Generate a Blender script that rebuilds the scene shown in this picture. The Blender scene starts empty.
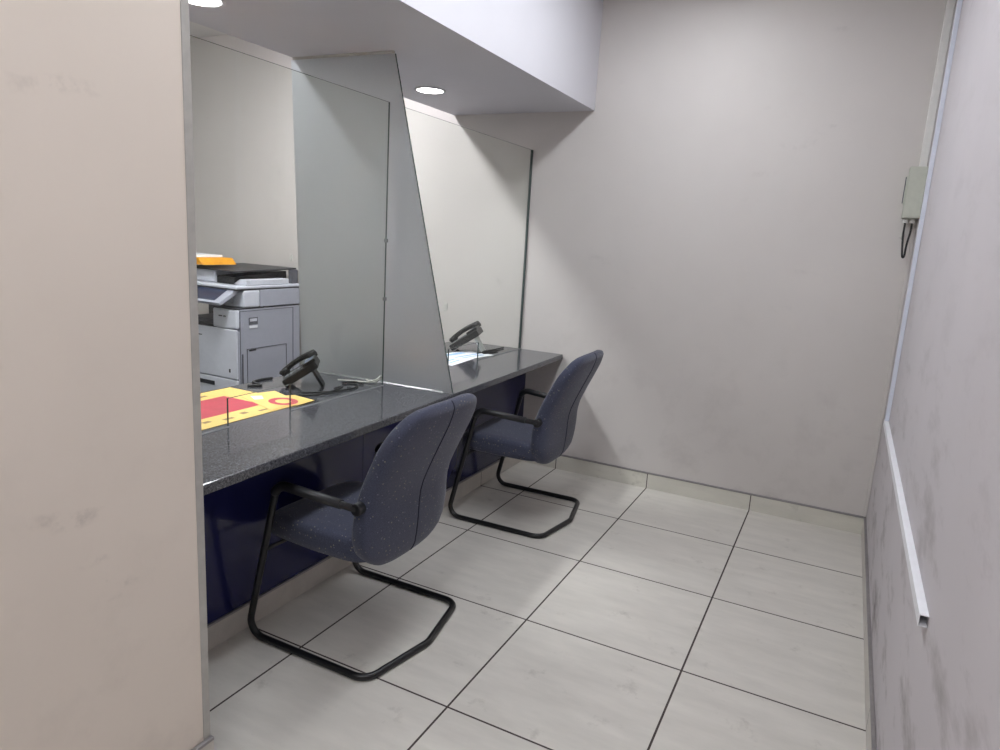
import bpy, bmesh, math, random
from mathutils import Vector, Matrix
random.seed(4)
scn = bpy.context.scene
C = scn.collection
PI = math.pi

# ------------------------------------------------------------------ camera
cd = bpy.data.cameras.new('camera'); cam = bpy.data.objects.new('camera', cd); C.objects.link(cam)
cd.sensor_fit = 'HORIZONTAL'; cd.sensor_width = 36.0; cd.lens = 24.629
cd.clip_start = 0.02
cam.rotation_mode = 'XYZ'
cam.location = (-0.250, -4.023, 1.463)
cam.rotation_euler = (math.radians(78.631), math.radians(-3.291), math.radians(27.133))
scn.camera = cam
# ------------------------------------------------------------------ world, view
w = bpy.data.worlds.new('world'); scn.world = w; w.use_nodes = True
w.node_tree.nodes['Background'].inputs[0].default_value = (0.9, 0.93, 1, 1)
w.node_tree.nodes['Background'].inputs[1].default_value = 0.15
scn.view_settings.view_transform = 'Standard'
scn.view_settings.look = 'None'
scn.view_settings.exposure = 0.0
scn.view_settings.gamma = 1.0
scn.view_settings.use_curve_mapping = False
ROOM_LIGHT, OFFICE_LIGHT, DOWN_LIGHT = 27.5, 114.0, 14.0     # strength of the luminous faces of the lamps

# ------------------------------------------------------------------ materials
def lin(c):
    return tuple(((v/255)/12.92 if v/255 <= 0.04045 else ((v/255+0.055)/1.055)**2.4) for v in c) + (1,)

class NT:
    def __init__(s, name):
        s.m = bpy.data.materials.new(name); s.m.use_nodes = True
        s.t = s.m.node_tree; s.n = s.t.nodes
        s.b = s.n['Principled BSDF']; s.out = s.n['Material Output']
    def node(s, typ, **kw):
        nd = s.n.new(typ)
        for k, v in kw.items():
            if k.startswith('i_'):
                key = k[2:]
                key = int(key) if key.isdigit() else key.replace('_', ' ')
                s.set(nd.inputs[key], v)
            else: setattr(nd, k, v)
        return nd
    def set(s, sock, v):
        if isinstance(v, bpy.types.NodeSocket): s.t.links.new(v, sock)
        else: sock.default_value = v
    def math(s, op, a, b=0.0, c=0.0, clamp=False):
        nd = s.node('ShaderNodeMath', operation=op, use_clamp=clamp)
        s.set(nd.inputs[0], a); s.set(nd.inputs[1], b); s.set(nd.inputs[2], c)
        return nd.outputs[0]
    def mix(s, f, a, b, blend='MIX'):
        nd = s.node('ShaderNodeMix', data_type='RGBA', blend_type=blend)
        s.set(nd.inputs['Factor'], f); s.set(nd.inputs[6], a); s.set(nd.inputs[7], b)
        return nd.outputs[2]
    def coords(s, scale=(1, 1, 1), rot=(0, 0, 0), world=False):
        if world: src = s.node('ShaderNodeNewGeometry').outputs['Position']
        else: src = s.node('ShaderNodeTexCoord').outputs['Object']
        mp = s.node('ShaderNodeMapping'); s.set(mp.inputs['Vector'], src)
        mp.inputs['Scale'].default_value = scale; mp.inputs['Rotation'].default_value = rot
        return mp.outputs[0]
    def noise(s, vec, scale, detail=4, rough=0.55):
        nd = s.node('ShaderNodeTexNoise'); s.set(nd.inputs['Vector'], vec)
        nd.inputs['Scale'].default_value = scale; nd.inputs['Detail'].default_value = detail
        nd.inputs['Roughness'].default_value = rough
        return nd.outputs[0]
    def ramp(s, f, lo, hi, a=0.0, b=1.0):
        nd = s.node('ShaderNodeMapRange', clamp=True)
        s.set(nd.inputs[0], f); nd.inputs[1].default_value = lo; nd.inputs[2].default_value = hi
        nd.inputs[3].default_value = a; nd.inputs[4].default_value = b
        return nd.outputs[0]
    def bump(s, h, strength=0.2, dist=0.002):
        nd = s.node('ShaderNodeBump'); s.set(nd.inputs['Height'], h)
        nd.inputs['Strength'].default_value = strength; nd.inputs['Distance'].default_value = dist
        s.set(s.b.inputs['Normal'], nd.outputs[0])

def plain(name, col, rough=0.5, metal=0.0, spec=0.5, var=0.06, scale=30, bump=0.0, coat=0.0):
    t = NT(name); c = lin(col)
    n = t.noise(t.coords(), scale, 3)
    dark = tuple(v*(1-var) for v in c[:3])+(1,); light = tuple(min(1, v*(1+var)) for v in c[:3])+(1,)
    t.set(t.b.inputs['Base Color'], t.mix(t.ramp(n, 0.35, 0.65), dark, light))
    t.b.inputs['Roughness'].default_value = rough; t.b.inputs['Metallic'].default_value = metal
    t.b.inputs['Specular IOR Level'].default_value = spec
    t.b.inputs['Coat Weight'].default_value = coat
    if bump: t.bump(n, bump)
    return t.m

def painted(name, col, dirt_shade=0.0, scuff=0.0, rough=0.62, stretch=(1, 1, 1)):
    """plaster paint with scuff marks, and smudges that also shade the lower wall"""
    t = NT(name); c = lin(col)
    v = t.coords(world=True)
    big = t.noise(v, 1.6, 3); fine = t.noise(v, 60, 2)
    col1 = t.mix(t.ramp(big, 0.3, 0.7), tuple(x*0.965 for x in c[:3])+(1,), tuple(min(1, x*1.02) for x in c[:3])+(1,))
    if dirt_shade:
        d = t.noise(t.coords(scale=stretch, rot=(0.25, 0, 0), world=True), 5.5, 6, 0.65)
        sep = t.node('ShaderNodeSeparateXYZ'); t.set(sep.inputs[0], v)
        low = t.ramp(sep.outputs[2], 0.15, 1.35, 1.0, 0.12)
        f = t.math('MULTIPLY', t.math('MULTIPLY', t.ramp(d, 0.52, 0.74), low), dirt_shade)
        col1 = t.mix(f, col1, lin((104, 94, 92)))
    if scuff:
        s2 = t.noise(t.coords(scale=(1.0, 1.0, 3.2), rot=(0.5, 0.5, 0), world=True), 3.1, 3, 0.5)
        s3 = t.noise(v, 14, 5, 0.7)
        f = t.math('MULTIPLY', t.math('MULTIPLY', t.ramp(s2, 0.66, 0.76), t.ramp(s3, 0.46, 0.70)), scuff)
        col1 = t.mix(f, col1, lin((92, 84, 84)))
    t.set(t.b.inputs['Base Color'], col1)
    t.b.inputs['Roughness'].default_value = rough
    t.b.inputs['Specular IOR Level'].default_value = 0.3
    t.bump(fine, 0.08, 0.001)
    return t.m

def tiled(name, col, gx, gy, x0, y0, width=0.006, vertical=False):
    """glazed stone look tiles with dark joints; joints at x0+k*gx and y0+k*gy"""
    t = NT(name); c = lin(col)
    v = t.coords(world=True)
    sep = t.node('ShaderNodeSeparateXYZ'); t.set(sep.inputs[0], v)
    f = None
    ids = []
    for sock, g, o in ((sep.outputs[0], gx, x0), (sep.outputs[1], gy, y0)):
        if not g: continue
        u = t.math('DIVIDE', t.math('SUBTRACT', sock, o), g)
        ids.append(t.math('FLOOR', u))
        d = t.math('MULTIPLY', t.math('PINGPONG', u, 0.5), g)
        q = t.math('LESS_THAN', d, width/2)
        f = q if f is None else t.math('MAXIMUM', f, q)
    seed = t.node('ShaderNodeCombineXYZ')
    for k, i in enumerate(ids): t.set(seed.inputs[k], i)
    wn = t.node('ShaderNodeTexWhiteNoise', noise_dimensions='3D'); t.set(wn.inputs[0], seed.outputs[0])
    off = t.node('ShaderNodeVectorMath', operation='SCALE'); t.set(off.inputs[0], wn.outputs['Color']); off.inputs['Scale'].default_value = 9
    add = t.node('ShaderNodeVectorMath', operation='ADD'); t.set(add.inputs[0], t.coords(scale=(1.2, 5.5, 5), rot=(0, 0, 0.9), world=True)); t.set(add.inputs[1], off.outputs[0])
    vein = t.noise(add.outputs[0], 3.0, 7, 0.62)
    cloud = t.noise(v, 2.2, 4)
    cc = t.mix(t.ramp(vein, 0.32, 0.72), tuple(x*0.86 for x in c[:3])+(1,), c)
    cc = t.mix(t.ramp(cloud, 0.52, 0.72, 0, 0.35), cc, tuple(x*0.80 for x in c[:3])+(1,))
    st = t.noise(t.coords(world=True), 7.5, 6, 0.7)
    cc = t.mix(t.ramp(st, 0.60, 0.74, 0, 0.35), cc, lin((120, 112, 104)))
    t.set(t.b.inputs['Base Color'], t.mix(f, cc, lin((66, 56, 54))))
    t.set(t.b.inputs['Roughness'], t.mix(f, (0.34, 0.34, 0.34, 1), (0.9, 0.9, 0.9, 1)))
    h = t.math('SUBTRACT', 1.0, f)
    t.bump(h, 0.5, 0.0015)
    return t.m

def granite():
    t = NT('granite')
    v = t.coords(world=True)
    vo = t.node('ShaderNodeTexVoronoi'); t.set(vo.inputs['Vector'], v); vo.inputs['Scale'].default_value = 420
    n = t.noise(v, 150, 4, 0.7)
    c1 = t.mix(t.ramp(n, 0.35, 0.68), lin((46, 46, 50)), lin((92, 93, 98)))
    sp = t.node('ShaderNodeSeparateColor'); t.set(sp.inputs[0], vo.outputs['Color'])
    c2 = t.mix(t.ramp(sp.outputs[0], 0.80, 0.95, 0, 0.6), c1, lin((134, 134, 140)))
    t.set(t.b.inputs['Base Color'], c2)
    t.b.inputs['Roughness'].default_value = 0.10
    t.b.inputs['Specular IOR Level'].default_value = 0.62
    return t.m

def fabric():
    t = NT('speckled_fabric')
    v = t.coords()
    weave = t.noise(v, 420, 2, 0.7); blot = t.noise(v, 60, 3, 0.6)
    base = t.mix(t.ramp(weave, 0.3, 0.7), lin((46, 49, 66)), lin((84, 87, 106)))
    base = t.mix(t.ramp(blot, 0.4, 0.66, 0, 0.4), base, lin((60, 62, 80)))
    for sc, rot, lim, col in ((92, (0.2, 0.6, 0.1), 0.84, (158, 154, 132)), (104, (0.9, 0.2, 0.5), 0.88, (138, 138, 160))):
        vo = t.node('ShaderNodeTexVoronoi'); t.set(vo.inputs['Vector'], t.coords(rot=rot))
        vo.inputs['Scale'].default_value = sc; vo.inputs['Randomness'].default_value = 0.55
        sp = t.node('ShaderNodeSeparateColor'); t.set(sp.inputs[0], vo.outputs['Color'])
        f = t.math('MULTIPLY', t.ramp(vo.outputs['Distance'], 0.22, 0.30, 1, 0), t.ramp(sp.outputs[1], lim, lim+0.03))
        base = t.mix(t.math('MULTIPLY', f, 0.55), base, lin(col))
    t.set(t.b.inputs['Base Color'], base)
    t.b.inputs['Roughness'].default_value = 0.9
    t.b.inputs['Specular IOR Level'].default_value = 0.2
    t.b.inputs['Sheen Weight'].default_value = 0.25
    t.bump(weave, 0.35, 0.001)
    return t.m

def schlick(t, f0):
    g = t.node('ShaderNodeNewGeometry')
    dt = t.node('ShaderNodeVectorMath', operation='DOT_PRODUCT'); t.set(dt.inputs[0], g.outputs['Normal']); t.set(dt.inputs[1], g.outputs['Incoming'])
    u = t.math('SUBTRACT', 1.0, t.math('ABSOLUTE', dt.outputs['Value']), clamp=True)
    return t.math('MULTIPLY_ADD', t.math('POWER', u, 5.0), 1-f0, f0)
def clear_glass():
    t = NT('clear_glass')
    t.n.remove(t.b)
    tr = t.node('ShaderNodeBsdfTransparent'); tr.inputs[0].default_value = (0.962, 0.974, 0.958, 1)
    gl = t.node('ShaderNodeBsdfGlossy'); gl.inputs['Roughness'].default_value = 0.015
    fr = t.math('ADD', schlick(t, 0.038), 0.0)
    smear = t.noise(t.coords(world=True), 3, 4)
    f = t.math('ADD', fr, t.ramp(smear, 0.4, 0.7, 0.0, 0.006), clamp=True)
    # the pane has two faces: each takes half of the reflection
    mx = t.node('ShaderNodeMixShader'); t.set(mx.inputs[0], t.math('MULTIPLY', f, 0.75))
    t.set(mx.inputs[1], tr.outputs[0]); t.set(mx.inputs[2], gl.outputs[0])
    t.set(t.out.inputs[0], mx.outputs[0])
    return t.m

def frosted_glass():
    t = NT('frosted_glass')
    t.n.remove(t.b)
    n = t.noise(t.coords(world=True), 500, 2)
    col = t.mix(t.ramp(n, 0.3, 0.7), (0.54, 0.555, 0.575, 1), (0.61, 0.625, 0.645, 1))
    tl = t.node('ShaderNodeBsdfTranslucent'); t.set(tl.inputs[0], col)
    df = t.node('ShaderNodeBsdfDiffuse'); t.set(df.inputs[0], col)
    gl = t.node('ShaderNodeBsdfGlossy'); gl.inputs['Roughness'].default_value = 0.34; gl.inputs[0].default_value = (0.78, 0.78, 0.8, 1)
    m1 = t.node('ShaderNodeMixShader'); m1.inputs[0].default_value = 0.45
    t.set(m1.inputs[1], tl.outputs[0]); t.set(m1.inputs[2], df.outputs[0])
    lw = schlick(t, 0.05)
    m2 = t.node('ShaderNodeMixShader'); t.set(m2.inputs[0], t.math('ADD', lw, 0.12, clamp=True))
    t.set(m2.inputs[1], m1.outputs[0]); t.set(m2.inputs[2], gl.outputs[0])
    t.set(t.out.inputs[0], m2.outputs[0])
    return t.m

def glow(name, col, strength):
    t = NT(name)
    t.b.inputs['Base Color'].default_value = lin(col)
    t.b.inputs['Emission Color'].default_value = lin(col)
    n = t.noise(t.coords(), 12, 2)
    t.set(t.b.inputs['Emission Strength'], t.ramp(n, 0, 1, strength*0.97, strength*1.03))
    return t.m

TX, TY = 0.606, 0.594
M = dict(
    floor=tiled('floor_tile', (211, 206, 198), TX, TY, -0.591, -0.575, 0.007),
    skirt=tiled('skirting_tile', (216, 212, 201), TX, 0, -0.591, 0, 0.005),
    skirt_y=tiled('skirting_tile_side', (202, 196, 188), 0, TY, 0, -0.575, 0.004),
    wall=painted('wall_paint', (206, 200, 196), 0.14, 0.16),
    wall_right=painted('right_wall_paint', (201, 195, 198), 0.9, 0.2, stretch=(1, 0.45, 1.3)),  # smudges turned up to also paint in the dimmer lower wall
    wall_left=painted('cream_paint', (221, 209, 197), 0.10, 0.4),
    office=painted('office_paint', (214, 213, 206), 0.06, 0.0),
    soffit=painted('soffit_paint', (205, 203, 208)),
    ceil=painted('ceiling_paint', (222, 220, 218)),
    added_floor=plain('added_dark_floor', (88, 88, 92), 0.95, scale=200, var=0.3),
    alu=plain('grey_aluminium', (172, 168, 162), 0.45, 0.1),
    alu_trim=plain('skirting_trim', (150, 146, 146), 0.38, 0.5),
    granite=granite(), fabric=fabric(), glass=clear_glass(), frost=frosted_glass(),
    edge=plain('glass_edge', (62, 74, 72), 0.25),
    caulk=plain('clear_sealant', (128, 130, 130), 0.25),
    blue=plain('navy_laminate', (32, 34, 78), 0.16, var=0.03, scale=3),
    black_tube=plain('black_steel', (17, 17, 19), 0.32, 0.0, 0.5),
    black_plastic=plain('black_plastic', (24, 24, 27), 0.42),
    seam=plain('dark_piping', (38, 40, 56), 0.85),
    dark=plain('dark_plastic', (44, 44, 48), 0.45),
    phone=plain('phone_plastic', (14, 14, 16), 0.4, spec=0.3),
    phone_key=plain('phone_key', (120, 122, 128), 0.5),
    screen=plain('phone_screen', (150, 160, 180), 0.15),
    cord=plain('black_cord', (22, 22, 24), 0.5),
    wcord=plain('white_cord', (214, 212, 206), 0.5),
    printer=plain('printer_white', (208, 210, 220), 0.45, var=0.02),
    printer_side=plain('printer_grey', (168, 170, 182), 0.5, var=0.02),
    panel_line=plain('printer_gap', (92, 93, 100), 0.6),
    display=plain('printer_display', (52, 60, 82), 0.12),
    orange=plain('orange_plastic', (232, 160, 30), 0.45),
    paper=plain('white_paper', (238, 240, 244), 0.7, var=0.02),
    yellow=plain('yellow_print', (240, 203, 116), 0.5, var=0.03, scale=8),
    red=plain('red_print', (192, 58, 74), 0.5, var=0.08, scale=14),
    bluep_shade=plain('blue_print_shade', (164, 196, 232), 0.6),
    white_pvc=plain('white_trunking', (238, 238, 242), 0.35, var=0.02),
    cool_pvc=plain('pale_blue_trunking', (216, 220, 232), 0.35, var=0.02),
    conduit=plain('cream_conduit', (222, 220, 216), 0.5, var=0.03),
    box=plain('box_green_grey', (190, 192, 180), 0.55, var=0.04),
    socket=plain('socket_white', (204, 202, 196), 0.4, var=0.02),
    tube_room=glow('room_lamp_face', (243, 248, 254), ROOM_LIGHT),
    tube_office=glow('office_lamp_face', (248, 250, 255), OFFICE_LIGHT),
    down=glow('downlight_face', (255, 250, 246), DOWN_LIGHT),
)

# ------------------------------------------------------------------ geometry helpers
def thing(name, label, cat, loc=(0, 0, 0), rz=0.0, group=None):
    o = bpy.data.objects.new(name, None); C.objects.link(o)
    o.empty_display_size = 0.1
    o.location = loc; o.rotation_euler = (0, 0, rz)
    return tag(o, label, cat, group)
def tag(o, label, cat, group=None):
    o['label'] = label; o['category'] = cat
    if group: o['group'] = group
    return o
def obj(name, bm, mats, parent=None, smooth=False, bevel=0.0, seg=2, loc=None):
    bmesh.ops.recalc_face_normals(bm, faces=bm.faces[:])
    me = bpy.data.meshes.new(name); bm.to_mesh(me); bm.free()
    for m in (mats if isinstance(mats, (list, tuple)) else [mats]): me.materials.append(m)
    if smooth:
        for p in me.polygons: p.use_smooth = True
    o = bpy.data.objects.new(name, me); C.objects.link(o)
    if parent: o.parent = parent
    if loc: o.location = loc
    if bevel:
        md = o.modifiers.new('bevel', 'BEVEL'); md.width = bevel; md.segments = seg
        md.limit_method = 'ANGLE'; md.angle_limit = math.radians(40)
    return o
def struct(name, bm, mats, **k):
    o = obj(name, bm, mats, **k); o['kind'] = 'structure'; return o
def box(bm, x0, x1, y0, y1, z0, z1, mi=0):
    v = [bm.verts.new(p) for p in ((x0,y0,z0),(x1,y0,z0),(x1,y1,z0),(x0,y1,z0),(x0,y0,z1),(x1,y0,z1),(x1,y1,z1),(x0,y1,z1))]
    for f in ((0,3,2,1),(4,5,6,7),(0,1,5,4),(1,2,6,5),(2,3,7,6),(3,0,4,7)):
        bm.faces.new([v[i] for i in f]).material_index = mi
    return bm
def B(*a): return box(bmesh.new(), *a)
def prism(bm, pts, d, mi=0, side_mi=None):
    """polygon pts (3d, planar) extruded by vector d"""
    d = Vector(d)
    a = [bm.verts.new(p) for p in pts]; b = [bm.verts.new(Vector(p)+d) for p in pts]
    f = bm.faces.new(a); f.material_index = mi
    f = bm.faces.new(list(reversed(b))); f.material_index = mi
    n = len(a)
    for i in range(n):
        f = bm.faces.new([a[i], b[i], b[(i+1) % n], a[(i+1) % n]])
        f.material_index = mi if side_mi is None else side_mi
    return bm
def fillet(pts, r, n=6, closed=False):
    pts = [Vector(p) for p in pts]; out = []
    N = len(pts)
    for i, p in enumerate(pts):
        if not closed and i in (0, N-1): out.append(p); continue
        ri = r[i] if isinstance(r, (list, tuple)) else r
        a = pts[i-1]-p; b = pts[(i+1) % N]-p
        la, lb = a.length, b.length
        a.normalize(); b.normalize()
        ang = a.angle(b)
        if ang > PI-0.03 or ri <= 0: out.append(p); continue
        t = min(ri/math.tan(ang/2), la*0.48, lb*0.48)
        rr = t*math.tan(ang/2)
        c = p+(a+b).normalized()*(rr/math.sin(ang/2))
        s = p+a*t-c; e = p+b*t-c
        tot = s.angle(e)
        for k in range(n+1):
            u = k/n
            out.append(c+(s*math.sin((1-u)*tot)+e*math.sin(u*tot))/math.sin(tot))
    return out
def tube(bm, pts, r, n=12, closed=False, mi=0, caps=True):
    pts = [Vector(p) for p in pts]; N = len(pts)
    def tan(i):
        if closed: return (pts[(i+1) % N]-pts[i-1]).normalized()
        if i == 0: return (pts[1]-pts[0]).normalized()
        if i == N-1: return (pts[-1]-pts[-2]).normalized()
        return ((pts[i+1]-pts[i]).normalized()+(pts[i]-pts[i-1]).normalized()).normalized()
    t = tan(0); up = Vector((0, 0, 1)) if abs(t.z) < 0.9 else Vector((1, 0, 0))
    nrm = (up-t*up.dot(t)).normalized()
    rings = []
    for i in range(N):
        t2 = tan(i); q = t.rotation_difference(t2); nrm = q @ nrm; t = t2
        nrm = (nrm-t*nrm.dot(t)).normalized(); bn = t.cross(nrm)
        ri = r[i] if isinstance(r, (list, tuple)) else r
        rings.append([bm.verts.new(pts[i]+(nrm*math.cos(2*PI*k/n)+bn*math.sin(2*PI*k/n))*ri) for k in range(n)])
    M_ = N if closed else N-1
    for i in range(M_):
        A, Bq = rings[i], rings[(i+1) % N]
        for k in range(n):
            f = bm.faces.new([A[k], A[(k+1) % n], Bq[(k+1) % n], Bq[k]]); f.smooth = True; f.material_index = mi
    if caps and not closed:
        bm.faces.new(rings[0][::-1]).material_index = mi; bm.faces.new(rings[-1]).material_index = mi
    return bm
def cyl(bm, p, q, r, n=20, mi=0): return tube(bm, [p, q], r, n, mi=mi)
def loft(bm, rings, mi=0):
    R = [[bm.verts.new(p) for p in ring] for ring in rings]
    n = len(R[0])
    for a, b in zip(R, R[1:]):
        for k in range(n):
            f = bm.faces.new([a[k], a[(k+1) % n], b[(k+1) % n], b[k]]); f.smooth = True; f.material_index = mi
    bm.faces.new(R[0][::-1]); bm.faces.new(R[-1])
    return bm
def lerp(tab, x):
    if x <= tab[0][0]: return tab[0][1]
    for (a, u), (b, v) in zip(tab, tab[1:]):
        if x <= b:
            t = (x-a)/(b-a); return u+(v-u)*t
    return tab[-1][1]
def smooth_tab(tab, x):
    h = 0.02
    return sum(lerp(tab, x+k*h) for k in (-2, -1, 0, 1, 2))/5
def catmull(pts, n=8):
    P = [Vector(p) for p in pts]; P = [P[0]*2-P[1]]+P+[P[-1]*2-P[-2]]; out = []
    for i in range(1, len(P)-2):
        for k in range(n):
            t = k/n; a, b, c, d = P[i-1:i+3]
            out.append(0.5*((2*b)+(c-a)*t+(2*a-5*b+4*c-d)*t*t+(3*b-a-3*c+d)*t**3))
    out.append(P[-2]); return out
def dup(root, label, loc, rz=0.0):
    r = root.copy(); C.objects.link(r); r.location = loc; r.rotation_euler = (0, 0, rz); r['label'] = label
    for ch in list(root.children):
        c = ch.copy(); C.objects.link(c); c.parent = r
        for g in list(ch.children):
            d = g.copy(); C.objects.link(d); d.parent = c
    return r

# ------------------------------------------------------------------ the room
CXP_ = -2.058
CH = 2.86                                   # ceiling height
WX0, WX1, WY0 = -5.75, 0.0, -7.0            # office left side, right wall, far end behind the camera
PY0, PY1 = -2.920, -2.901                   # cream partition wall on the left
PX = -1.622                                 # its end
SX0, SX1, SZ = -2.700, -1.733, 2.225        # soffit
struct('floor', B(WX0-0.2, 0.2, WY0-0.2, 0.2, -0.12, 0), M['floor'])
struct('floor_office_added', B(WX0, CXP_-0.03, -2.901, -0.012, 0.0002, 0.006), M['added_floor'])  # unseen dark floor layer added to cut light bouncing onto the soffit
struct('ceiling', B(WX0-0.2, 0.2, WY0-0.2, 0.2, CH, CH+0.12), M['ceil'])
struct('wall_back', B(WX0-0.2, 0.2, 0, 0.15, 0, CH), M['wall'])
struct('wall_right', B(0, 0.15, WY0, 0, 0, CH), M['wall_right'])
struct('wall_office', B(WX0-0.15, WX0, WY0, 0, 0, CH), M['office'])
struct('wall_rear', B(WX0-0.2, 0.2, WY0-0.15, WY0, 0, CH), M['wall'])
wl = struct('wall_left', B(PX-0.11, PX-0.001, WY0, PY1-0.001, 0, CH), M['wall_left'])
struct('wall_office_front', B(WX0, PX-0.1105, PY1-0.10, PY1-0.001, 0, CH), M['office'])
tr = struct('trim_1', B(PX-0.112, PX+0.001, PY0, PY1+0.003, 0.0, SZ-0.001), M['alu'], bevel=0.0015)   # metal end profile of the wall
struct('beam_soffit', B(SX0, SX1, PY1, -0.0005, SZ, CH), M['soffit'])
# skirtings with their slim metal top trims
SK = 0.010
def skirting(name, x0, x1, y0, y1, m, tx=(0, 0, 0, 0), h=0.092):
    s = struct(name, B(x0, x1, y0, y1, 0, h), m, bevel=0.001)
    t = obj('trim', B(x0+tx[0], x1+tx[1], y0+tx[2], y1+tx[3], h, h+0.010), M['alu_trim'], s, bevel=0.002)
    return s
skirting('baseboard_back', WX0, 0, -SK, 0, M['skirt'], (0, 0, -0.002, 0))
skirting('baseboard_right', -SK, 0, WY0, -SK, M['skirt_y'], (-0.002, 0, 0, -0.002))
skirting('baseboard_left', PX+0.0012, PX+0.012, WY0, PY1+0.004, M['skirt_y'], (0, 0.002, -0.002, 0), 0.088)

# ------------------------------------------------------------------ counter
CZ = 0.758
CXB, CXP = -2.60, -2.058
fx = lambda y: -1.815+(-y)*0.0280           # front edge runs out slightly towards the near end
bm = bmesh.new()
pts = [(CXB, -0.001, CZ-0.032), (fx(0), -0.001, CZ-0.032), (fx(-2.897), -2.897, CZ-0.032), (CXB, -2.897, CZ-0.032)]
prism(bm, pts, (0, 0, 0.032))
ct = obj('worktop', bm, M['granite'], bevel=0.004, seg=3)
tag(ct, 'long polished dark grey granite counter worktop under the glass screens', 'counter')
pn = thing('modesty_screen', 'dark navy blue laminate front panel beneath the granite worktop', 'panel', (CXP, -1.45, 0))
j = [-2.897, -1.70, -0.012]
for a, b in zip(j, j[1:]):
    obj('panel', B(-0.018, 0, a+1.4505, b+1.4495, 0.094, CZ-0.034), M['blue'], pn, bevel=0.0015)
skirting('baseboard_counter', CXP-0.02, CXP+0.006, -2.897, -SK-0.001, M['skirt_y'], (0.012, 0.002, 0, 0), 0.088)
# office side support of the counter
sp = obj('counter_support', B(CXB+0.05, CXP-0.03, -2.85, -2.82, 0, CZ-0.034), M['blue']); box_bm = None
tag(sp, 'navy end support under the worktop behind the cream wall', 'panel')

# ------------------------------------------------------------------ glass screens
GX, GT, GZ = -2.115, 0.008, 2.004
PARY = -1.425
def pane(name, y0, y1, n0, n1, label):
    bm = bmesh.new(); z0 = CZ+0.001; zn = CZ+0.103
    pts = [(GX, y0, z0), (GX, n0, z0), (GX, n0, zn), (GX, n1, zn), (GX, n1, z0), (GX, y1, z0), (GX, y1, GZ), (GX, y0, GZ)]
    prism(bm, pts, (-GT, 0, 0), 0, 1)
    o = obj(name, bm, [M['glass'], M['edge']])
    tag(o, label, 'glass screen', 'counter glass screens')
    for a, b in ((y0, n0), (n1, y1)):
        bm = prism(bmesh.new(), [(GX+0.0005, a, CZ+0.0005), (GX+0.004, a, CZ+0.0005), (GX+0.0005, a, CZ+0.005)], (0, b-a, 0))
        obj('sealant_bead', bm, M['caulk'], o)
    return o
g1 = pane('glass_screen', -2.894, -1.487, -2.380, -2.080, 'clear glass counter screen nearer the cream wall, in front of the printer')
for z in (1.16, 1.42):
    obj('glass_clip', B(GX-GT-0.003, GX+0.003, -1.494, -1.480, z-0.008, z+0.008), M['caulk'], g1, bevel=0.002)
g2 = pane('glass_screen', -1.412, -0.006, -0.905, -0.575, 'clear glass counter screen beside the back wall, beyond the frosted divider')
obj('wall_channel', B(GX-GT-0.002, GX+0.002, -0.014, -0.0015, CZ+0.001, GZ), M['edge'], g2)
# frosted divider across the counter
PA = math.atan(0.035)
pyx = lambda x: -1.452+(x+2.70)*0.035
pt = thing('frosted_divider', 'tall frosted grey glass divider with slanted front edge standing across the counter', 'divider', (-2.70, pyx(-2.70), 0), PA)
K = 1/math.cos(PA); U = lambda x: (x+2.70)*K
bm = prism(bmesh.new(), [(U(-2.640), 0.005, CZ+0.001), (U(-1.778), 0.005, CZ+0.001), (U(-2.133), 0.005, SZ-0.012), (U(-2.705), 0.005, SZ-0.012)], (0, -0.010, 0), 0, 1)
obj('pane', bm, [M['frost'], M['edge']], pt)
obj('top_channel', B(U(-2.695), U(-2.140), -0.007, 0.007, SZ-0.012, SZ-0.0005), M['alu'], pt)
for s in (-1, 1):
    bm = prism(bmesh.new(), [(U(-2.60), s*0.0055, CZ+0.0008), (U(-2.60), s*0.012, CZ+0.0008), (U(-2.60), s*0.0055, CZ+0.007)], (0.775, 0, 0))
    obj('sealant_bead', bm, M['caulk'], pt)

# ------------------------------------------------------------------ lamps
def downlight(x, y, label):
    t = thing('downlight', label, 'ceiling light', (x, y, SZ), 0, 'recessed downlights in the soffit')
    bm = bmesh.new(); n = 40
    prof = [(0.088, 0.0), (0.088, -0.004), (0.080, -0.007), (0.072, -0.005), (0.071, -0.002)]
    rings = [[bm.verts.new((r*math.cos(2*PI*k/n), r*math.sin(2*PI*k/n), z)) for k in range(n)] for r, z in prof]
    for a, b in zip(rings, rings[1:]):
        for k in range(n):
            bm.faces.new([a[k], a[(k+1) % n], b[(k+1) % n], b[k]]).smooth = True
    obj('trim_ring', bm, M['soffit'], t)
    bm = bmesh.new(); cyl(bm, (0, 0, -0.0045), (0, 0, -0.0005), 0.0710, n)
    obj('diffuser', bm, M['down'], t)
downlight(-2.427, -0.704, 'round glowing recessed downlight beyond the frosted divider, beside the back wall')
downlight(-2.424, -2.195, 'round glowing recessed downlight at the top edge, above the near glass screen')
def batten(x, y, lx, ly, m, label):
    t = thing('ceiling_light', label, 'ceiling light', (x, y, CH))
    obj('housing', B(-lx/2-0.02, lx/2+0.02, -ly/2-0.02, ly/2+0.02, -0.035, -0.0005), M['soffit'], t, bevel=0.004)
    obj('diffuser', B(-lx/2, lx/2, -ly/2, ly/2, -0.043, -0.035), m, t)
batten(-1.06, -1.65, 0.16, 2.30, M['tube_room'], 'long white ceiling light of the waiting room above the chairs')
batten(-0.85, -4.80, 0.16, 2.30, M['tube_room'], 'long white ceiling light of the waiting room behind the viewer')
batten(-3.22, -1.45, 0.16, 1.20, M['tube_office'], 'long white ceiling light in the office in front of the printer')

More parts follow.
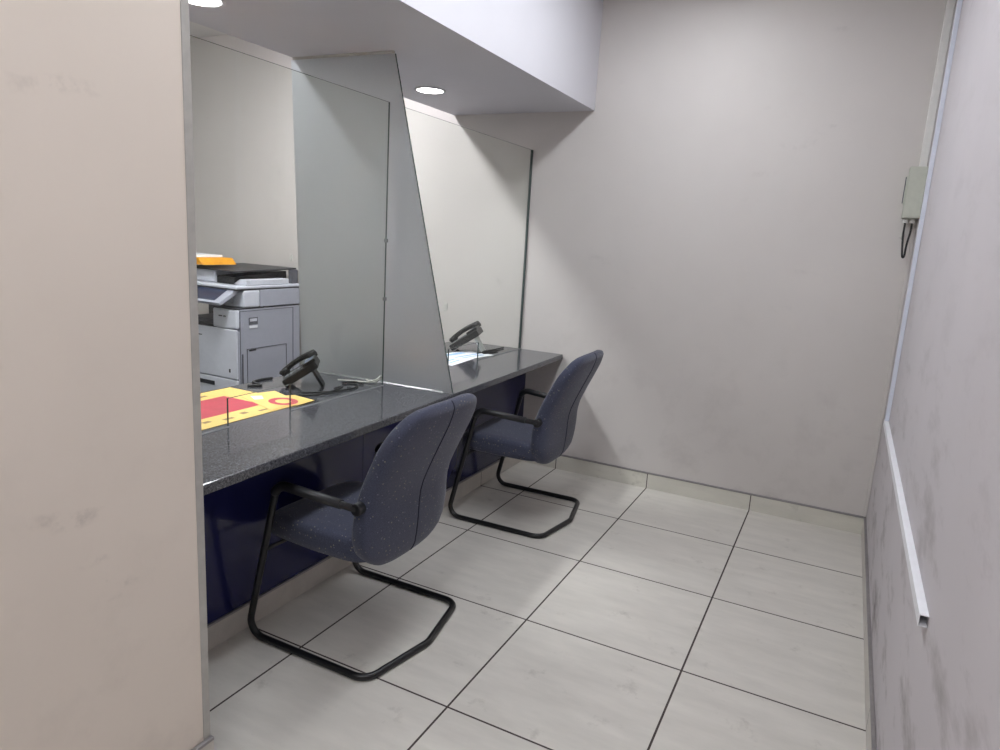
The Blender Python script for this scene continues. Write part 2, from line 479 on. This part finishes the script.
# ------------------------------------------------------------------ chairs
def make_chair(label, loc):
    t = thing('visitor_chair', label, 'chair', loc, 0, 'visitor chairs at the counter')
    R = 0.0125
    # one bent steel tube: arm, front leg, floor runner, rear bar and back up the other side
    side = lambda s: [(0.165, s*0.262, 0.583), (-0.155, s*0.285, 0.607), (-0.296, s*0.290, R), (0.236, s*0.290, R)]
    a = side(-1); b = side(1)
    path = a+[(0.290, 0.0, R)]+b[::-1]
    rad = [0, 0.05, 0.055, 0.06, 0.10, 0.06, 0.055, 0.05, 0]
    obj('frame', tube(bmesh.new(), fillet(path, rad, 8), R, 14), M['black_tube'], t)
    for s in (-1, 1):
        p = fillet([(-0.190, s*0.2870, 0.48), (-0.155, s*0.285, 0.607), (0.105, s*0.2663, 0.5875)], 0.05, 8)
        p = [q for q in p if q.z > 0.545]
        arm = obj('armrest', tube(bmesh.new(), p, [0.0135]+[0.0165]*(len(p)-2)+[0.0160], 14), M['black_plastic'], t)
        bm = bmesh.new(); cyl(bm, (0.165, s*0.272, 0.583), (0.165, s*0.222, 0.583), 0.021, 20)
        obj('bolt_cap', bm, M['black_plastic'], arm, bevel=0.004)
    bm = bmesh.new(); tube(bm, [(-0.219, -0.288, 0.348), (-0.219, 0.288, 0.348)], 0.007, 12)
    tube(bm, [(-0.213, -0.12, 0.348), (0.09, -0.12, 0.348)], 0.010, 10); tube(bm, [(-0.213, 0.12, 0.348), (0.09, 0.12, 0.348)], 0.010, 10)
    obj('seat_support', bm, M['black_tube'], t)
    # seat cushion
    rings = []; n = 36
    def seat_ring(zf, grow):
        out = []
        for k in range(n):
            a_ = 2*PI*k/n; ca, sa = math.cos(a_), math.sin(a_)
            ex = 0.32
            x = -0.062+(0.240+grow)*math.copysign(abs(ca)**ex, ca)
            y = (0.236+grow)*math.copysign(abs(sa)**ex, sa)
            y *= 1-0.08*max(0, -(x+0.062)/0.24)
            drop = 0.020*max(0, (-(x)-0.16)/0.15)**2
            out.append((x, y, zf-drop*(1 if zf > 0.42 else 0.2)+0.006*(abs(y)/0.22)**2))
        return out
    for z, g in ((0.364, -0.05), (0.360, -0.015), (0.368, -0.002), (0.392, 0.0), (0.428, 0.002), (0.444, -0.004), (0.453, -0.020), (0.457, -0.06), (0.458, -0.13)):
        rings.append(seat_ring(z, g))
    obj('seat', loft(bmesh.new(), rings), M['fabric'], t, smooth=True)
    # backrest: a leaning padded shell, rounded shoulders
    XB = [(0.33, 0.202), (0.40, 0.222), (0.50, 0.228), (0.59, 0.231), (0.68, 0.268), (0.80, 0.326), (0.92, 0.384)]   # rear face, centre
    HW = [(0.338, 0.110), (0.346, 0.150), (0.362, 0.184), (0.390, 0.216), (0.43, 0.242), (0.47, 0.252), (0.52, 0.250), (0.60, 0.241), (0.70, 0.247), (0.78, 0.251), (0.82, 0.246), (0.855, 0.232), (0.882, 0.214), (0.900, 0.194), (0.913, 0.166), (0.922, 0.115)]
    TH = [(0.338, 0.040), (0.352, 0.066), (0.38, 0.090), (0.50, 0.092), (0.70, 0.086), (0.84, 0.078), (0.895, 0.060), (0.912, 0.042), (0.922, 0.018)]
    zs = [0.338, 0.342, 0.348, 0.356, 0.370, 0.39, 0.42, 0.46, 0.50, 0.54, 0.58, 0.62, 0.66, 0.70, 0.74, 0.78, 0.81, 0.835, 0.855, 0.872, 0.886, 0.897, 0.906, 0.913, 0.918, 0.922]
    rings = []; n = 44
    def mid(z): return smooth_tab(XB, z)-0.045
    for z in zs:
        hw, th, xc = lerp(HW, z), lerp(TH, z), mid(z)
        ring = []
        for k in range(n):
            a_ = 2*PI*k/n; ca, sa = math.cos(a_), math.sin(a_)
            y = hw*math.copysign(abs(sa)**0.42, sa)
            x = xc+th/2*math.copysign(abs(ca)**0.42, ca)
            x -= 0.022*(y/0.25)**2                      # wraps forward at the sides
            ring.append((x, y, z-0.006*(1-(y/0.25)**2) if z < 0.40 else z))
        rings.append(ring)
    br = obj('backrest', loft(bmesh.new(), rings), M['fabric'], t, smooth=True)
    sm = [(mid(z)+lerp(TH, z)/2+0.0005, 0.0, z-(0.006 if z < 0.40 else 0)) for z in zs if z > 0.35]
    obj('seam', tube(bmesh.new(), sm, 0.0024, 6), M['seam'], br)
    return t
chair = make_chair('grey-blue speckled cantilever chair nearer the cream wall, black tube frame', (-1.720, -2.110, 0))
dup(chair, 'grey-blue speckled cantilever chair beside the back wall, black tube frame', (-1.690, -0.780, 0), math.radians(1.5))

# ------------------------------------------------------------------ desk phones
def rotx(p, a, o=(0, 0, 0)):
    y, z = p[1]-o[1], p[2]-o[2]
    return (p[0], o[1]+y*math.cos(a)-z*math.sin(a), o[2]+y*math.sin(a)+z*math.cos(a))
def make_phone(label, loc, rz):
    t = thing('desk_phone', label, 'telephone', loc, rz, 'desk phones on the counter')
    A = math.radians(34)                       # tilt of the body
    tilt = lambda p: rotx((p[0], p[1]+0.095, p[2]), A, (0, 0, 0))
    def place(p): q = tilt(p); return (q[0], q[1]-0.085, q[2]+0.016)
    def tbox(bm, *a):
        k = len(bm.verts); box(bm, *a); bm.verts.ensure_lookup_table()
        for v in bm.verts[k:]: v.co = place(v.co)
        return bm
    body = obj('body', tbox(bmesh.new(), -0.092, 0.092, -0.095, 0.100, -0.014, 0.026), M['phone'], t, bevel=0.008, seg=3)
    obj('display_bezel', tbox(bmesh.new(), -0.030, 0.088, 0.035, 0.106, 0.024, 0.040), M['phone'], t, bevel=0.004)
    obj('screen', tbox(bmesh.new(), -0.020, 0.076, 0.048, 0.094, 0.0402, 0.0412), M['screen'], t)
    bm = bmesh.new()
    for i in range(3):
        for k in range(4):
            tbox(bm, -0.012+i*0.024, 0.006+i*0.024, -0.075+k*0.023, -0.061+k*0.023, 0.026, 0.030)
    obj('keypad', bm, M['phone_key'], body)
    # handset lying in its cradle on the left
    prof = [(-0.104, 0.036), (-0.088, 0.044), (-0.060, 0.051), (-0.015, 0.057), (0.035, 0.057), (0.075, 0.052), (0.104, 0.046)]
    path = [place((-0.066, y, z)) for y, z in catmull_2(prof)]
    bm = bmesh.new(); k = len(path)
    rad = [0.019-0.005*math.sin(PI*i/(k-1)) for i in range(k)]
    tube(bm, path, rad, 12)
    for y in (-0.082, 0.086):
        q0, q1 = place((-0.066, y, 0.026)), place((-0.066, y, 0.058))
        tube(bm, [q0, tuple((a+b)/2 for a, b in zip(q0, q1)), q1], [0.024, 0.028, 0.024], 14)
    obj('handset', bm, M['phone'], t)
    # rear stand plate
    bm = bmesh.new()
    x, y, z = place((0, 0.058, -0.012))
    prism(bm, [(-0.052, y-0.006, z), (-0.052, y+0.004, z+0.008), (-0.052, y+0.058, 0.010), (-0.052, y+0.062, 0.0), (-0.052, y+0.048, 0.0)], (0.104, 0, 0))
    obj('stand', bm, M['phone'], t, bevel=0.003)
    t.scale = (0.86, 0.86, 0.86)
    return t
def catmull_2(prof, n=4):
    return [(v.y, v.z) for v in catmull([(0, a, b) for a, b in prof], n)]
ph = make_phone('black desk phone with handset on the counter beside the yellow poster', (-2.385, -1.722, CZ), math.radians(-52))
ph2 = dup(ph, 'black desk phone beyond the frosted divider, beside the blue and white papers', (-2.320, -0.345, CZ), math.radians(-70))
ph2.scale = (1.02, 1.02, 1.02)

for ch in ph2.children:
    if ch.name.startswith('stand'):
        ch.material_slots[0].link = 'OBJECT'; ch.material_slots[0].material = plain('pale_stand', (186, 188, 186), 0.4)
        ch['label'] = 'pale grey stand plate'
def cord(name, pts, r, m, label, cat='cable'):
    o = obj(name, tube(bmesh.new(), catmull([(x, y, CZ+z) for x, y, z in pts], 8), r, 8), m)
    return tag(o, label, cat)
cord('phone_cord', [(-2.235, -1.60, 0.010), (-2.19, -1.58, 0.005), (-2.17, -1.66, 0.005), (-2.20, -1.76, 0.005), (-2.27, -1.845, 0.005), (-2.25, -1.88, 0.005), (-2.20, -1.83, 0.006), (-2.185, -1.72, 0.012), (-2.21, -1.66, 0.012), (-2.225, -1.70, 0.006)], 0.0045, M['cord'], 'black phone cord looped on the counter below the near phone')
cord('black_cable', [(-2.66+0.12, -1.90, 0.005), (-2.50, -1.86, 0.006), (-2.57, -1.84, 0.006), (-2.585, -1.78, 0.006), (-2.575, -1.72, 0.006)], 0.006, M['cord'], 'thick black cable lying on the counter left of the near phone')
cord('network_cable', [(-2.31, -1.575, 0.014), (-2.26, -1.52, 0.006), (-2.20, -1.50, 0.006), (-2.165, -1.475, 0.010), (-2.145, -1.462, 0.030), (-2.14, -1.475, 0.040), (-2.15, -1.495, 0.026), (-2.18, -1.50, 0.013), (-2.22, -1.478, 0.012)], 0.0035, M['wcord'], 'white cable curling up beside the foot of the frosted divider')
cord('handset_cord', [(-2.275, -1.585, 0.006), (-2.26, -1.555, 0.006), (-2.24, -1.535, 0.006), (-2.22, -1.535, 0.006), (-2.195, -1.53, 0.006)], 0.005, M['cord'], 'black cord running from the near phone to the white cable')
cord('phone_cord', [(-2.22, -0.40, 0.005), (-2.19, -0.30, 0.006), (-2.17, -0.22, 0.006), (-2.17, -0.26, 0.006), (-2.17, -0.36, 0.006), (-2.18, -0.40, 0.012), (-2.20, -0.34, 0.013), (-2.20, -0.20, 0.006), (-2.20, -0.08, 0.006)], 0.0045, M['cord'], 'black phone cord on the counter near the back wall')

# ------------------------------------------------------------------ poster and papers
pm = thing('poster', 'yellow bordered poster with red centre lying flat on the counter', 'poster', (-2.365, -2.26, CZ))
obj('sheet', B(-0.215, 0.210, -0.33, 0.30, 0.0006, 0.0020), M['yellow'], pm)
rc = obj('red_panel', B(-0.110, 0.105, -0.26, 0.175, 0.0021, 0.0026), M['red'], pm)
pg = plain('print_grey', (150, 120, 70), 0.5)
for x, y, a, b in ((0.16, -0.22, 0.012, 0.030), (0.15, -0.13, 0.010, 0.016), (0.17, -0.05, 0.009, 0.022), (0.15, 0.04, 0.012, 0.014), (0.17, 0.12, 0.008, 0.024), (-0.16, -0.05, 0.010, 0.04), (-0.16, 0.10, 0.010, 0.03), (0.02, 0.24, 0.03, 0.012)):
    obj('printed_mark', B(x-a, x+a, y-b, y+b, 0.0021, 0.0025), pg, pm)
fl = thing('leaflet', 'yellow leaflet with a red ring beside the near phone', 'leaflet', (-2.245, -1.99, CZ), math.radians(-14))
bm = prism(bmesh.new(), [(-0.17, -0.10, 0.003), (0.115, -0.12, 0.003), (0.085, -0.03, 0.003), (0.105, 0.0, 0.003), (0.075, 0.10, 0.003), (-0.05, 0.085, 0.003), (-0.06, 0.05, 0.003), (-0.16, 0.06, 0.003)], (0, 0, 0.0012))
obj('sheet', bm, M['yellow'], fl)
bm = bmesh.new(); n = 28
ring = [[bm.verts.new((0.02+r*math.cos(2*PI*k/n)*1.2, -0.01+r*math.sin(2*PI*k/n), 0.0047)) for k in range(n)] for r in (0.030, 0.055)]
for k in range(n): bm.faces.new([ring[0][k], ring[0][(k+1) % n], ring[1][(k+1) % n], ring[1][k]])
obj('red_ring', bm, M['red'], fl)
obj('white_flash', prism(bmesh.new(), [(-0.13, -0.07, 0.0045), (-0.07, -0.085, 0.0045), (-0.06, -0.05, 0.0045), (-0.11, -0.03, 0.0045)], (0, 0, 0.0003)), M['paper'], fl)
for k, (x, y, a, lab) in enumerate(((-2.245, -0.700, 4, 'white printed paper with soft blue print and painted shade nearest the frosted divider'), (-2.245, -0.500, -10, 'white printed paper with soft blue print and painted shade nearest the far phone'))):
    p = thing('paper_sheet', lab, 'paper', (x, y, CZ), math.radians(a), 'papers behind the far glass screen')
    z = 0.0006+k*0.0016
    obj('sheet', B(-0.105, 0.105, -0.148, 0.148, z, z+0.0012), M['paper'], p)
    for a in ((-0.075, -0.035, -0.11, 0.05), (0.01, 0.03, -0.12, 0.11), (0.05, 0.065, -0.10, 0.10)):
        obj('print_shade_block', B(*a, z+0.0013, z+0.0016), M['bluep_shade'], p)  # pale blue blocks paint soft shadows on the sheets along with the print

# ------------------------------------------------------------------ printer in the office
PXR, PYF, PYB = -3.954, -0.680, -0.065
pr = thing('office_printer', 'large pale grey floor-standing office copier with black paper slot', 'printer', (PXR-0.31, -0.37, 0))
X = lambda x: x-(PXR-0.31); Y = lambda y: y+0.37
def pbox(x0, x1, y0, y1, z0, z1): return B(X(x0), X(x1), Y(y0), Y(y1), z0, z1)
L = PXR-0.62
obj('cabinet', pbox(L, PXR-0.004, PYF+0.02, PYB, 0.03, 0.715), M['printer_side'], pr)
obj('front_door', pbox(L, PXR-0.001, PYF, PYF+0.019, 0.385, 0.733), M['printer'], pr, bevel=0.008, seg=3)
dr = None
for z0, z1 in ((0.21, 0.378), (0.035, 0.203)):
    d_ = obj('paper_drawer', pbox(L, PXR-0.001, PYF, PYF+0.019, z0, z1), M['printer'], pr, bevel=0.006)
    obj('handle', pbox(L+0.22, L+0.40, PYF-0.006, PYF-0.0005, z1-0.06, z1-0.03), M['dark'], d_, bevel=0.003)
# upper body: block right of the paper slot, slot floor and rear
obj('upper_block', pbox(PXR-0.230, PXR, PYF+0.002, PYF+0.035, 0.738, 0.872), M['printer'], pr, bevel=0.012, seg=3)
obj('ledge', pbox(PXR-0.236, PXR-0.004, PYF+0.004, PYF+0.26, 0.8725, 0.882), M['dark'], pr, bevel=0.002)
obj('upper_side', pbox(PXR-0.230, PXR-0.004, PYF+0.036, PYB, 0.7151, 0.872), M['printer_side'], pr)
obj('paper_slot', pbox(L, PXR-0.231, PYF+0.03, PYB, 0.716, 0.745), M['dark'], pr)
obj('slot_back', pbox(L, PXR-0.231, PYF+0.30, PYB, 0.745, 0.850), M['dark'], pr)
obj('slot_paper', pbox(L+0.05, PXR-0.27, PYF+0.08, PYF+0.29, 0.7455, 0.775), M['panel_line'], pr)
# side panels on the right face
bm = bmesh.new()
def frame_line(y0, y1, z0, z1, wd=0.004):
    x0, x1 = X(PXR-0.004), X(PXR-0.001)
    box(bm, x0, x1, Y(y0), Y(y1), z1-wd, z1); box(bm, x0, x1, Y(y0), Y(y1), z0, z0+wd)
    box(bm, x0, x1, Y(y0), Y(y0)+wd, z0+wd, z1-wd); box(bm, x0, x1, Y(y1)-wd, Y(y1), z0+wd, z1-wd)
frame_line(-0.645, -0.135, 0.10, 0.862)
frame_line(-0.585, -0.205, 0.20, 0.592)
obj('panel_gaps', bm, M['panel_line'], pr)
obj('badge', pbox(PXR-0.003, PXR-0.0005, -0.565, -0.485, 0.762, 0.812), M['panel_line'], pr)
obj('badge_plate', pbox(PXR-0.002, PXR+0.0004, -0.557, -0.493, 0.785, 0.805), M['printer'], pr)
obj('badge_label', pbox(PXR-0.003, PXR+0.0, -0.563, -0.488, 0.738, 0.755), M['paper'], pr)
obj('side_vent', pbox(PXR-0.003, PXR+0.0002, -0.632, -0.620, 0.30, 0.56), M['panel_line'], pr)
obj('door_grip', pbox(PXR-0.003, PXR+0.001, -0.565, -0.505, 0.575, 0.585), M['dark'], pr)
for a in ((0.165, 0.135, 0.818, 0.826), (0.12, 0.10, 0.818, 0.826), (0.075, 0.062, 0.43, 0.455), (0.40, 0.34, 0.665, 0.672)):
    obj('front_mark', pbox(PXR-a[0], PXR-a[1], PYF-0.003, PYF+0.003, a[2], a[3]), M['dark'], pr)
# scanner unit
obj('scanner', pbox(L, PXR, PYF+0.22, PYB+0.02, 0.883, 1.003), M['printer_side'], pr, bevel=0.004)
obj('scanner_front', pbox(PXR-0.20, PXR+0.001, PYF+0.07, PYF+0.2195, 0.883, 1.003), M['printer'], pr, bevel=0.012, seg=3)
obj('scanner_gap', pbox(L, PXR-0.003, PYF+0.02, PYB+0.02, 1.0035, 1.012), M['dark'], pr)
obj('scanner_lid', pbox(L-0.01, PXR+0.004, PYF+0.0, PYB+0.02, 1.0125, 1.034), M['printer'], pr, bevel=0.007, seg=3)
fd = obj('document_feeder', pbox(L, PXR-0.29, PYF+0.08, PYB, 1.0345, 1.125), M['printer'], pr, bevel=0.014, seg=3)
bm = bmesh.new()
prism(bm, [(X(PXR-0.288), Y(PYF+0.10), 1.036), (X(PXR-0.288), Y(PYB-0.02), 1.036), (X(PXR-0.288), Y(PYB-0.02), 1.120), (X(PXR-0.288), Y(PYF+0.10), 1.085)], (0.17, 0, 0))
obj('feeder_recess', bm, M['black_plastic'], pr)
bm = bmesh.new()
prism(bm, [(X(L+0.02), Y(PYF+0.05), 1.125), (X(L+0.02), Y(PYB), 1.138), (X(L+0.02), Y(PYB), 1.150), (X(L+0.02), Y(PYF+0.05), 1.133)], (0.565, 0, 0.0))
obj('document_tray', bm, M['dark'], pr, bevel=0.003)
obj('tray_wall', pbox(PXR-0.06, PXR-0.02, PYB-0.06, PYB, 1.035, 1.137), M['panel_line'], pr, bevel=0.003)
bm = bmesh.new()
prism(bm, [(X(PXR-0.14), Y(PYF+0.10), 1.0345), (X(PXR+0.0), Y(PYF+0.10), 1.0345), (X(PXR+0.0), Y(PYF+0.10), 1.075), (X(PXR-0.07), Y(PYF+0.10), 1.075)], (0, 0.40, 0))
obj('exit_tray', bm, M['printer'], pr, bevel=0.005)
# touch panel
bm = bmesh.new()
prism(bm, [(X(PXR-0.47), Y(PYF-0.115), 0.925), (X(PXR-0.47), Y(PYF-0.10), 0.905), (X(PXR-0.47), Y(PYF+0.06), 0.985), (X(PXR-0.47), Y(PYF+0.03), 1.012)], (0.44, 0, 0))
tp = obj('touch_panel', bm, M['printer_side'], pr, bevel=0.006)
bm = bmesh.new()
prism(bm, [(X(PXR-0.45), Y(PYF-0.0965), 0.9385), (X(PXR-0.45), Y(PYF+0.012), 1.0035), (X(PXR-0.45), Y(PYF+0.011), 1.005), (X(PXR-0.45), Y(PYF-0.0975), 0.940)], (0.36, 0, 0))
obj('screen', bm, M['display'], tp)
obj('panel_arm', pbox(PXR-0.20, PXR-0.10, PYF+0.05, PYF+0.17, 0.905, 0.985), M['printer'], pr, bevel=0.015, seg=3)
# orange tray standing on top of the copier
ot = thing('paper_tray', 'orange plastic tray lying on top of the copier', 'tray', (PXR-0.56, -0.50, 1.152))
bm = bmesh.new()
prism(bm, [(-0.24, -0.16, 0.004), (0.225, -0.16, 0.004), (0.18, -0.16, 0.050), (-0.20, -0.16, 0.050)], (0, 0.30, 0))
obj('shell', bm, M['orange'], ot, bevel=0.004)
obj('paper', B(-0.19, 0.10, -0.13, 0.12, 0.0505, 0.066), M['paper'], ot)

# small wall plates on the back wall of the office
for x, z, lab in ((-4.100, 1.220, 'small white wall plate above the copier'), (-2.700, 0.978, 'small white wall plate beside the frosted divider edge')):
    t = thing('wall_socket', lab, 'socket', (x, -0.001, z), 0, 'wall plates behind the counter')
    obj('plate', B(-0.016, 0.016, -0.007, 0, -0.026, 0.026), M['socket'], t, bevel=0.004)
    obj('switch', B(-0.006, 0.006, -0.0095, -0.0072, -0.01, 0.01), M['socket'], t, bevel=0.002)

# ------------------------------------------------------------------ trunking, conduit, electrical box
TYV = -0.385
v = obj('cable_trunking', B(-0.0170, -0.0005, TYV-0.02, TYV+0.02, 0.722, CH-0.001), M['cool_pvc'], bevel=0.0015)
tag(v, 'tall vertical pale blue-white cable trunking on the right wall', 'trunking')
bm = bmesh.new()                               # open U section with a lid: hollow end
y0, y1 = -2.395, TYV+0.02
for a in ((-0.019, -0.0005, y0, y1, 0.7180, 0.7205), (-0.019, -0.0005, y0, y1, 0.6930, 0.6950), (-0.019, -0.0170, y0, y1, 0.6950, 0.7180)):
    box(bm, *a)
h = obj('cable_trunking', bm, M['white_pvc'], bevel=0.0006)
tag(h, 'horizontal white cable trunking with a hollow open end on the right wall', 'trunking')
cz0 = 1.915
c_ = obj('conduit', B(-0.036, -0.001, -0.032, -0.0005, cz0, CH-0.001), M['conduit'], bevel=0.004)
tag(c_, 'cream square conduit running up the corner above the grey box', 'conduit')
cor = obj('trim_2', B(-0.016, -0.0005, -0.016, -0.0005, 0.104, 1.66), M['wall'], bevel=0.003); cor['kind'] = 'structure'
eb = thing('junction_box', 'grey-green electrical junction box in the corner under the conduit', 'electrical box', (-0.037, -0.045, 1.668))
obj('case', B(-0.036, 0.036, -0.035, 0.044, 0, 0.244), M['box'], eb, bevel=0.004)
obj('lid', B(-0.037, 0.037, -0.047, -0.0352, 0.002, 0.242), M['box'], eb, bevel=0.003)
hg = obj('hinge', B(-0.044, -0.0365, -0.034, -0.016, 0.065, 0.20), M['box'], eb, bevel=0.003)
obj('latch', B(-0.048, -0.0445, -0.032, -0.018, 0.07, 0.195), M['panel_line'], hg, bevel=0.001)
for x in (-0.018, 0.012):
    bm = bmesh.new(); cyl(bm, (x, -0.005, -0.022), (x, -0.005, 0.0), 0.012, 14)
    obj('cable_gland', bm, M['conduit'], eb)
loop = catmull([(-0.018, -0.005, -0.022), (-0.018, -0.008, -0.08), (-0.012, -0.012, -0.15), (-0.006, -0.012, -0.185), (0.001, -0.012, -0.18), (0.003, -0.010, -0.13), (0.010, -0.006, -0.07), (0.012, -0.005, -0.022)], 8)
obj('cable', tube(bmesh.new(), loop, 0.0045, 8), M['cord'], eb)
cp = obj('cable_clip', B(-0.066, -0.050, -0.022, -0.0005, 1.575, 1.605), M['socket'], bevel=0.003)
tag(cp, 'tiny white cable clip on the back wall below the junction box', 'clip')
